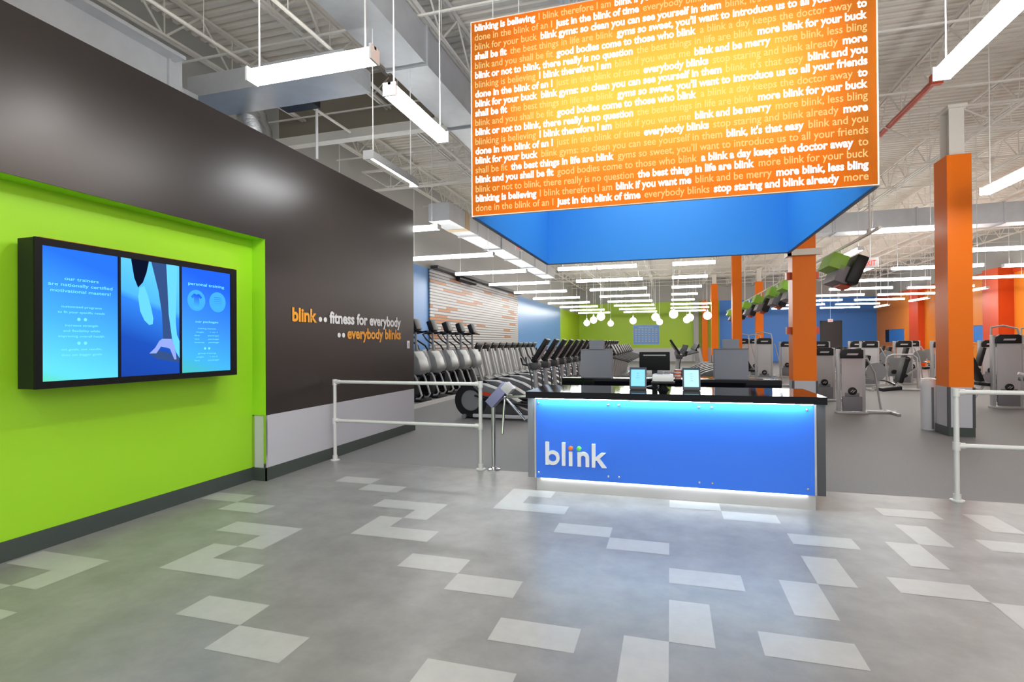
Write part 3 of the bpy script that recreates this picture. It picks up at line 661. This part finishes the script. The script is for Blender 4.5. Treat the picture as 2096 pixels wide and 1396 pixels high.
# ================================================================== HANDRAILS, TURNSTILE, BIN
def handrail(name, posts, x0, x1, y, label):
    t = thing(name, label, 'handrail', (posts[0], y, 0)); o = posts[0]
    for x in posts:
        b = MB(); b.tube([(x - o, 0, .02), (x - o, 0, 1.085)], .024, 14); b.build('post', 'whitebar', t)
        b = MB(); b.lathe([(.062, 0), (.062, .012), (.034, .018), (.034, .07)], (x - o, 0, 0), 'z', 18); b.build('floor_flange', 'whitebar', t)
        for z in (1.085, .55):
            b = MB(); b.tube([(x - o, 0, z - .045), (x - o, 0, z + .035)], .033, 14); b.tube([(x - o + (-.0 if x == posts[-1] and len(posts) > 1 else 0), 0, z), (x - o + (.07 if x == o else -.07), 0, z)], .031, 14); b.build('pipe_fitting', 'whitebar', t)
    for z in (1.085, .55):
        b = MB(); b.tube([(x0 - o, 0, z), (x1 - o, 0, z)], .023, 14); b.build('rail', 'whitebar', t)
handrail('handrail', (-4.46, -2.32), -4.46, -2.32, 6.42, 'double-bar white pipe railing beside the dark wall')
handrail('handrail', (2.73, 5.3), 2.73, 5.3, 6.38, 'double-bar white pipe railing at the right edge')
t = thing('turnstile', 'steel tripod turnstile between the left railing and desk', 'turnstile', (-2.165, 6.47, 0))
b = MB(); b.tube([(0, 0, 0), (0, 0, .93)], .026, 16); b.build('post', 'chrome', t)
b = MB(); b.lathe([(.085, 0), (.085, .012), (.04, .02), (.03, .035)], n=24); b.build('base_flange', 'chrome', t)
b = MB(); b.obox((.075, 0, .95), (.33, .17, .12), (0, R(-47), 0), .004); M['lilac'] = mat('lilac_grey_steel', (.24, .24, .42), .4, .3)
b.build('head_box', 'lilac', t)
b = MB(); b.obox((.20, 0, 1.035), (.10, .172, .125), (0, R(-47), 0), .004); b.build('head_cap', 'pale', t)
hub = Vector((.155, 0, .925))
b = MB(); b.ball(hub, .035, 12); b.build('hub', 'chrome', t)
for e in ((.50, -.02, .94), (.135, -.05, .47), (.40, .05, .64)):
    b = MB(); b.tube([hub, e], .0165, 12); b.ball(e, .0165, 8); b.build('arm', 'chrome', t)
t = thing('waste_bin', 'slim white bin with pink stripes beside the big orange column', 'bin', (4.46, 11.36, 0))
b = MB(); b.lathe([(.12, .0), (.13, .02), (.135, .78)], n=24); b.build('bin_body', 'white', t)
b = MB(); b.lathe([(.14, .78), (.142, .86), (.12, .91), (.05, .93)], n=24); b.build('lid', 'white', t)
for a in (-100, -68, -45):
    b = MB()
    for k in range(4):
        a0, a1 = R(a + k * 4), R(a + k * 4 + 4)
        b.raw([(.1375 * math.cos(q), .1375 * math.sin(q), z) for q in (a0, a1) for z in (.03, .77)], [(0, 2, 3, 1)])
    b.build('stripe', 'paperpink' if a > -80 else 'midgrey', t)

# ================================================================== BLUE WALL BOARD, MURAL, EXIT SIGNS
t = thing('wall_board', 'light blue printed schedule board on the far lime wall', 'board', (-1.95, YB - .03, 1.45))
b = MB(); b.box(-1.07, 1.07, 0, .03, 0, 1.62); b.build('board_panel', 'bluewall', t)
b = MB(); 
for q in ((-1.1, -1.07), (1.07, 1.1)): b.box(q[0], q[1], -.01, .03, -.03, 1.65)
b.box(-1.07, 1.07, -.01, .03, 1.62, 1.65); b.box(-1.07, 1.07, -.01, .03, -.03, 0); b.build('board_frame', 'wains', t)
b = MB(); put(b, 'blink schedule', (0, -.004, 1.40), XP, ZP, .11, 1.2, .01, 'c')
for i in range(7):
    for j in range(8): b.raw([(-.95 + .28 * i, -.004, 1.25 - .15 * j), (-.78 + .28 * i, -.004, 1.25 - .15 * j), (-.78 + .28 * i, -.004, 1.30 - .15 * j), (-.95 + .28 * i, -.004, 1.30 - .15 * j)], [(0, 1, 2, 3)])
b.build('board_print', 'wains', t, False)
b = MB(); b.box(XL + .022, XL + .06, 16.3, 27.0, 1.12, 4.1)
tag(b.build('slat_mural', 'slat'), 'white slatted feature panel with scattered orange blocks on left wall', 'wall panel')
b = MB(); b.box(XL + .05, XL + .3, 16.4, 26.9, 4.12, 4.22); tag(b.build('track_rail', 'darkgrey'), 'dark rail along the top of the slatted panel', 'rail')
b = MB(); b.tube([(XL + .2, 18.4, 4.03), (XL + .2, 20.2, 4.03)], .09, 14); tag(b.build('projector_tube', 'black'), 'black tubular fitting at the top of the slatted panel', 'speaker')
def exitsign(x, y, z, rz, label, s=1):
    t = thing('exit_sign', label, 'exit sign', (x, y, z), rz, 'lit exit signs')
    b = MB(); b.box(-.16, .16, -.03, .03, 0, .22, .006); b.build('casing', 'white', t)
    b = MB()
    put(b, 'EXIT', (-.12, -.034, .05), XP, ZP, .12, .24, .02); put(b, 'EXIT', (.12, .034, .05), -XP, ZP, .12, .24, .02); b.build('lettering', 'exitred', t, False)
    b = MB(); b.tube([(0, 0, .22), (0, 0, 6.86 - z)], .012, 6); b.build('stem', 'white', t)
exitsign(-3.93, 14.2, 4.15, R(40), 'exit sign hanging at the left edge of the orange sign box')
exitsign(4.35, 13.9, 3.25, R(-35), 'exit sign hanging near the black hanging screen')
exitsign(11.2, 44.0, 3.0, R(-8), 'tiny far exit sign in front of the dark doorway')

# hanging screens on a pipe
b = MB(); b.tube([(3.6, 11.0, 3.62), (3.6, 38, 3.62)], .03, 8)
for y in (11.5, 17, 23, 29, 35): b.tube([(3.6, y, 3.62), (3.6, y, 6.1)], .02, 8)
tag(b.build('ceiling_pipe', 'steel'), 'long grey pipe carrying the hanging screens', 'pipe')
def hangtv(loc, label):
    t = thing('hanging_screen', label, 'screen', loc, 0, 'screens hung from the pipe over the gym')
    rot = (0, R(22), 0)
    b = MB(); b.obox((.17, -.1, -.50), (.24, .9, .62), rot, .05); b.build('screen_body', 'black', t)
    b = MB(); b.obox((-.14, .02, -.30), (.32, .9, .32), rot, .01); b.build('green_shroud', 'tvgreen', t)
    b = MB(); b.obox((-.06, .02, -.58), (.26, .9, .36), rot, .01); b.build('grey_shroud', 'midgrey', t)
    b = MB(); b.obox((.02, .02, -.80), (.2, .5, .08), rot, .01); b.build('red_foot', 'redorange', t)
    b = MB(); b.tube([(0, 0, -.3), (0, 0, .0)], .025, 8); b.build('drop_pole', 'steel', t)
    return t
h0 = hangtv((3.6, 13.3, 3.6), 'nearest hanging black screen with green and grey back, right of the column')
for k, y in enumerate((18.3, 20.6, 24.0, 27.5, 31.0, 34.5)): dup(h0, (3.6, y, 3.6), None, '%s hanging screen along the pipe, counted away from the desk' % ordn[k + 1])

# ================================================================== GYM MACHINES
# step trainer: silver shroud, mast, black console and long black arms; user stands on -X side
def make_step():
    t = thing('step_trainer', 'x', 'exercise machine')
    b = MB(); b.box(-.75, .28, -.33, .33, 0, .06, .02); b.box(-.7, .1, -.28, -.2, .06, .14); b.box(-.7, .1, .2, .28, .06, .14); b.build('base_frame', 'black', t)
    for s in (-1, 1):
        b = MB(); b.tube([(.02, s * .24, .72), (.10, s * .25, .62), (.20, s * .25, .35), (.26, s * .25, .16), (.2, s * .25, .08), (.05, s * .25, .06)], .028, 10); b.build('front_leg', 'pale', t)
        b = MB(); b.tube([(-.05, s * .3, .7), (-.35, s * .3, .45), (-.7, s * .3, .25)], .03, 8); b.box(-.8, -.45, s * .3 - .07, s * .3 + .07, .22, .27); b.build('pedal_arm', 'black', t)
        b = MB(); b.tube([(0, s * .2, 1.2), (-.12, s * .3, 1.45), (-.38, s * .34, 1.62), (-.5, s * .34, 1.78), (-.3, s * .3, 1.82)], .024, 8); b.build('moving_handle', 'black', t)
    prof = [(-.22, 1.28), (-.06, 1.34), (.06, 1.30), (.16, 1.12), (.24, .92), (.24, .80), (.16, .70), (-.02, .66), (-.22, .72)]
    b = MB(); b.prism(prof, 'y', -.27, .27, .05); b.build('shroud', 'silver', t)
    b = MB(); b.prism([(p[0] * .8 - .14, p[1]) for p in prof], 'y', -.34, .34, .05); b.build('rear_shroud', 'pale', t)
    b = MB(); b.tube([(0, 0, 1.28), (-.02, 0, 1.5), (-.03, 0, 1.92)], [.06, .035, .03], 10); b.build('mast', 'silver', t)
    b = MB(); b.obox((-.03, 0, 2.0), (.16, .34, .30), (0, R(-20), 0), .03); b.build('console', 'black', t)
    b = MB(); b.box(-.62, -.02, -.2, .2, .08, .62, .03); b.build('dark_interior_fill', 'black', t)  # black body added between the legs to darken the interior
    b = MB(); b.obox((-.115, 0, 2.02), (.01, .24, .16), (0, R(-20), 0)); b.build('console_face', 'black', t)
    b = MB(); b.tube([(-.35, .33, 1.80), (-.05, .34, 1.84), (.0, 0, 1.83), (-.05, -.34, 1.84), (-.35, -.33, 1.80)], .03, 8); b.tube([(.0, -.1, 1.84), (.35, -.3, 1.80)], .022, 6); b.build('handlebar', 'black', t)
    return t
# elliptical: rear wheel ring, swept cover, mast and tilted console at +X
def make_elliptical():
    t = thing('elliptical_trainer', 'x', 'exercise machine')
    b = MB(); b.ring((-.72, 0, .39), .36, .22, 'y', -.13, .13, 30); b.build('wheel_housing', 'black', t)
    b = MB(); b.lathe([(.23, -.10), (.23, .10)], (-.72, 0, .39), 'y', 28); b.build('wheel_disc', 'silver', t)
    b = MB(); b.prism([(-.72, .75), (-.45, .74), (-.1, .62), (.35, .38), (.30, .30), (-.12, .42), (-.42, .48), (-.62, .66)], 'y', -.16, .16, .02); b.build('top_cover', 'dimsilver', t)
    b = MB(); b.prism([(-.5, .48), (-.15, .42), (.45, .22), (.75, .14), (.72, .06), (-.55, .06)], 'y', -.10, .10, .02); b.build('side_cover', 'darkgrey', t)
    b = MB(); b.prism([(-.5, .58), (-.36, .58), (-.16, .52), (-.1, .47), (-.3, .50), (-.48, .52)], 'y', -.165, -.135); b.build('red_accent', 'red', t)
    for s in (-1, 1):
        b = MB(); b.box(-.62, .72, s * .24 - .03, s * .24 + .03, .05, .12, .01); b.build('base_rail', 'pale', t)
        b = MB(); b.box(-.18, .2, s * .2 - .07, s * .2 + .07, .40, .44, .01); b.tube([(-.6, s * .2, .5), (-.1, s * .2, .38), (.62, s * .2, .32)], .022, 8); b.build('pedal', 'black', t)
        b = MB(); b.tube([(.68, s * .24, .40), (.66, s * .26, .9), (.60, s * .27, 1.15), (.45, s * .26, 1.35), (.40, s * .25, 1.5)], .016, 8); b.build('moving_handle', 'darkgrey', t)
        b = MB(); b.tube([(.68, s * .05, 1.12), (.45, s * .15, 1.16), (.42, s * .2, 1.3)], .018, 8); b.build('fixed_grip', 'black', t)
    b = MB(); b.box(.58, .82, -.34, .34, .0, .07, .02); b.tube([(-.85, -.2, .05), (-.85, .2, .05)], .05, 12); b.build('foot', 'silver', t)
    b = MB(); b.tube([(.72, 0, .06), (.70, 0, .6), (.66, 0, 1.1)], [.055, .045, .045], 12); b.build('mast', 'frame', t)
    b = MB(); b.box(.56, .78, -.15, .15, 1.05, 1.2, .04); b.build('grip_hub', 'darkgrey', t)
    b = MB(); b.obox((.80, 0, 1.45), (.07, .36, .56), (0, R(33), 0), .02); b.build('console', 'black', t)
    b = MB(); b.obox((.84, 0, 1.40), (.03, .12, .36), (0, R(33), 0), .01); b.build('console_spine', 'beigepink', t)
    return t
M['dimsilver'] = mat('graphite_grey_plastic', (.13, .14, .15), .4, .2)
M['beigepink'] = mat('rosy_grey_plastic', (.33, .26, .26), .4)
# treadmill: front hood at +X, deck runs to -X
def make_treadmill():
    t = thing('treadmill', 'x', 'treadmill')
    b = MB(); b.box(-1.45, .35, -.3, .3, .10, .18, .02); b.build('deck_belt', 'black', t)
    for s in (-1, 1):
        b = MB(); b.box(-1.5, .1, s * .36 - .06, s * .36 + .06, .08, .22, .02); b.build('side_rail', 'silver', t)
        b = MB(); b.prism([(.24, .12), (.40, .12), (.12, 1.30), (-.02, 1.30)], 'y', s * .30 - .05, s * .30 + .05, .01); b.build('upright', 'pale', t)
        b = MB(); b.tube([(.05, s * .38, 1.15), (-.45, s * .38, 1.02), (-.5, s * .38, .98)], .03, 8); b.build('handrail_arm', 'darkgrey', t)
    b = MB(); b.prism([(-.05, .18), (.5, .12), (.55, .26), (.4, .34), (.0, .30)], 'y', -.34, .34, .03); b.build('motor_hood', 'silver', t)
    b = MB(); b.obox((.02, 0, 1.36), (.10, .56, .36), (0, R(28), 0), .03); b.build('console', 'black', t)
    b = MB(); b.obox((.12, 0, 1.48), (.05, .60, .09), (0, R(28), 0), .015); b.build('console_crown', 'silver', t)
    b = MB(); b.prism([(.22, .35), (.27, .35), (.07, 1.2), (.02, 1.2)], 'y', -.24, .24); b.build('front_panel', 'silver', t)
    b = MB(); b.box(-1.4, -1.3, -.38, .38, 0, .09); b.box(.2, .3, -.38, .38, 0, .12); b.build('foot', 'black', t)
    return t
# selectorised weight machine; shroud faces -Y, user side variants
def make_tower(name, h=1.4, w=.5, variant=0):
    t = thing(name, 'x', 'weight machine')
    for s in (-1, 1):
        b = MB(); b.box(s * w / 2 - .035, s * w / 2 + .035, -.03, .09, 0.04, h, .012); b.build('upright', 'frame', t)
    b = MB(); b.box(-w / 2 - .06, w / 2 + .06, -.12, .12, 0, .05, .01); b.box(-.05, .9, .05, .15, 0, .06, .01); b.box(.78, .86, -.25, .45, 0, .05, .01); b.build('base_frame', 'frame', t)
    b = MB(); b.prism([(-w / 2 + .04, .36), (w / 2 - .04, .36), (w / 2 - .04, h - .18), (-w / 2 + .04, h - .18)], 'y', -.07, -.04, .004); b.build('shroud', 'pale', t)
    c = w / 2 - .02
    b = MB(); b.prism([(-c, h - .2), (c, h - .2), (c, h - .02), (c - .06, h + .01), (-c + .08, h + .01), (-c + .02, h - .04), (-c, h - .1)], 'y', -.1, .02, .012); b.build('cap', 'black', t)
    b = MB(); b.prism([(-c * .5, h - .13), (c * .45, h - .13), (c * .55, h - .09), (-c * .4, h - .09)], 'y', -.106, -.1); b.build('cap_handle', 'pale', t)
    b = MB(); b.box(-w / 2 + .05, w / 2 - .05, -.085, -.03, .06, .38, .01); b.box(-w / 2 + .1, w / 2 - .1, -.085, -.03, .38, .46, .01); b.build('lower_shroud', 'midgrey', t)
    b = MB(); b.lathe([(.085, 0), (.085, -.02), (.07, -.025)], (0, -.085, .5), 'y', 20); b.build('emblem', 'black', t)
    b = MB(); b.raw([(-.05, -.113, .48), (.0, -.113, .53), (.02, -.113, .53), (-.03, -.113, .48)], [(0, 1, 2, 3)]); b.raw([(-.01, -.113, .47), (.04, -.113, .52), (.06, -.113, .52), (.01, -.113, .47)], [(0, 1, 2, 3)]); b.build('emblem_mark', 'pale', t, False)
    b = MB()
    for k in range(12): b.box(-w / 2 + .08, w / 2 - .08, -.02, .06, .14 + .045 * k, .18 + .045 * k)
    b.build('weight_stack', 'black', t)
    b = MB(); b.tube([(w / 2, .1, h - .25), (w / 2 + .1, .1, h - .2), (w / 2 + .25, .1, .9), (w / 2 + .36, .1, .1)], .02, 8); b.build('brace', 'frame', t)
    if variant == 0:
        b = MB(); b.lathe([(.2, -.02), (.2, .02)], (w / 2 + .28, .12, .92), 'y', 24); b.build('cam_disc', 'silver', t)
        b = MB(); b.obox((w / 2 + .55, .15, .55), (.38, .3, .08), (0, R(-8), 0), .02); b.build('seat', 'black', t)
        b = MB(); b.obox((w / 2 + .78, .15, .95), (.09, .28, .55), (0, R(14), 0), .02); b.build('back_pad', 'black', t)
        b = MB(); b.tube([(w / 2 + .1, .3, .75), (w / 2 + .5, .3, .72), (w / 2 + .7, .3, .62)], .022, 8); b.build('press_arm', 'chrome', t)
    else:
        b = MB(); b.tube([(-w / 2, .1, h - .05), (-w / 2 + .02, .12, h + .18), (0, .15, h + .22), (w / 2, .12, h + .15), (w / 2 + .04, .1, h - .05)], .022, 8); b.build('top_arch', 'frame', t)
        b = MB(); b.obox((-w / 2 - .28, .2, .9), (.09, .28, .6), (0, R(-20), 0), .02); b.build('back_pad', 'black', t)
        b = MB(); b.obox((-w / 2 - .1, .2, .55), (.34, .28, .08), (0, R(6), 0), .02); b.build('seat', 'black', t)
        b = MB(); b.tube([(-w / 2 - .4, .2, .02), (-w / 2 - .05, .2, .6), (-w / 2 - .42, .2, 1.15), (-w / 2 - .3, .2, 1.45)], .025, 8); b.build('side_frame', 'frame', t)
    return t
def row(proto, places, rz, labels, group):
    for k, (p, lb) in enumerate(zip(places, labels)):
        if k == 0: proto.location = p; proto.rotation_euler = (0, 0, rz); tag(proto, lb, None, group)
        else: dup(proto, p, rz, lb, group)
# raised platform along the left wall
b = MB(); b.box(XL + .06, -6.08, 11.8, 27.5, 0, .10); b.mi = 1; b.box(-6.08, -6.05, 11.8, 27.5, 0, .105)
tag(b.build('machine_platform', ['rubber', 'white']), 'low platform with white edge under the left machines', 'platform')
row(make_step(), [(-6.42, 12.85 + 1.05 * k, .106) for k in range(5)] + [(-6.42, 11.82 + .0 * k, .106) for k in range(1)], 0,
    ['silver step trainer with black handlebars, %s in the line past the dark wall' % q for q in ('second', 'third', 'fourth', 'fifth', 'last')] + ['silver step trainer half hidden by the end of the dark wall'], 'step trainers on the platform')
row(make_treadmill(), [(-6.66, 18.15 + .9 * k, .106) for k in range(10)], 0, ['treadmill with pale uprights facing the aisle, %s after the step trainers' % ordn[k] for k in range(10)], 'treadmills on the platform')
row(make_elliptical(), [(-3.38, 10.85 + .95 * k, 0) for k in range(9)], 0, ['%s elliptical trainer with ring wheel in the line left of the desk' % (ordn[k]) for k in range(9)], 'elliptical trainers in the line left of the desk')
e0 = [o for o in bpy.data.objects if o.name == 'elliptical_trainer'][0]
for k in range(8): dup(e0, (-3.38, 19.9 + .95 * k, 0), 0, '%s of the farther elliptical trainers, towards the lime wall' % ordn[k])
t0 = [o for o in bpy.data.objects if o.name == 'treadmill'][0]
for k in range(9): dup(t0, (-1.75, 17.5 + .95 * k, 0), R(180), '%s pale treadmill turned away in the line behind the left cabinet' % ordn[k], 'treadmills in the middle line')
for k in range(7): dup(e0, (.95, 18.5 + 1.0 * k, 0), R(180), '%s elliptical in the line behind the right cabinet' % ordn[k], 'elliptical trainers behind the right cabinet')
for k in range(6): dup(t0, (1.2, 26.5 + 1.0 * k, 0), 0, '%s far treadmill beyond the ellipticals right of the board' % ordn[k], 'far treadmills right of the board')
tw = make_tower('weight_machine', 1.42, .48, 0); tag(tw, 'pale weight machine nearest the desk, right of the orange column', None, 'pale weight machines'); tw.location = (3.83, 13.5, 0)
dup(tw, (3.95, 16.2, 0), 0, 'pale weight machine just behind the nearest one, touching the orange column in view')
places = [(6.83, 22.0, 0, 'first capped machine left of the leg press, in the back row'), (7.2, 24.6, 0, 'second capped machine behind the leg press'), (8.2, 22.95, 0, 'capped machine directly behind the leg press'),
          (8.6, 21.0, 0, 'tall pale machine just left of the big orange column'), (5.6, 24.5, 0, 'capped machine far behind the nearest machine'), (5.0, 26.5, 0, 'capped machine left of the dark doorway line'),
          (9.4, 25.5, 0, 'pale machine hidden mostly by the big orange column'), (10.6, 22.5, 0, 'pale machine right of the big orange column, back row'), (6.3, 28.0, 0, 'far machine under the dark doorway'), (8.6, 29.5, 0, 'far machine in front of the orange wall window'),
          (4.9, 20.5, 0, 'pale machine behind the first two, by the column')]
for x, y, rz, lb in places: dup(tw, (x, y, 0), R(rz), lb, None, (1.1, 1, 1.12))
tv = make_tower('cable_machine', 1.72, .52, 1); tag(tv, 'tall weight machine with arched top behind the desk column, left side', None, 'tall arched machines'); tv.location = (3.22, 21.0, 0)
dup(tv, (7.55, 15.3, 0), 0, 'large arched weight machine behind the right handrail')
dup(tv, (2.85, 24.0, 0), 0, 'arched machine behind the right grey cabinet')
dup(tv, (9.0, 17.0, 0), 0, 'arched machine at the far right edge')
dup(tv, (3.75, 27.0, 0), 0, 'farther arched machine left of the orange column beside desk')
# leg press
t = thing('leg_press', 'silver leg press with rounded frame in front of the capped machines', 'weight machine', (7.1, 20.0, 0))
b = MB(); b.tube([(-.42, 0, .05), (-.42, 0, 1.0), (-.36, 0, 1.1), (-.25, 0, 1.15), (.3, 0, 1.15), (.42, 0, 1.05), (.45, 0, .05)], .03, 10); b.build('arch_frame', 'frame', t)
b = MB(); b.prism([(-.35, .45), (.3, .45), (.3, 1.05), (-.3, 1.05)], 'y', .05, .08); b.build('shield', 'silver', t)
b = MB(); b.tube([(-.9, -.2, .08), (-.3, -.2, .2), (.35, -.2, .75)], .035, 8); b.build('slide_rail', 'chrome', t)
b = MB(); b.tube([(-.95, -.2, .05), (.5, -.2, .05)], .035, 8); b.box(-1.0, -.9, -.45, .05, 0, .06); b.build('base_rail', 'frame', t)
b = MB(); b.obox((-.1, -.2, .42), (.36, .3, .08), (0, R(-35), 0), .02); b.build('seat', 'black', t)
b = MB(); b.lathe([(.09, 0), (.09, .06)], (.15, -.03, 1.0), 'y', 18); b.lathe([(.07, 0), (.07, .06)], (-.2, -.03, .6), 'y', 18); b.build('roller', 'black', t)
# inclined bench in front of the large arched machine
t = thing('incline_bench', 'white-edged incline bench behind the right handrail', 'bench', (7.3, 13.4, 0))
b = MB(); b.tube([(-.5, 0, .92), (.9, 0, .5)], .03, 8); b.build('side_bar', 'white', t)
b = MB(); b.obox((.25, .2, .62), (1.2, .35, .08), (0, R(17), 0), .02); b.build('pad', 'black', t)
b = MB(); b.tube([(-.35, .2, .85), (-.1, .2, .05)], .03, 8); b.tube([(.8, .2, .5), (.9, .2, .05)], .03, 8); b.box(-.2, 1.2, .16, .24, 0, .08, .01); b.build('bench_frame', 'frame', t)
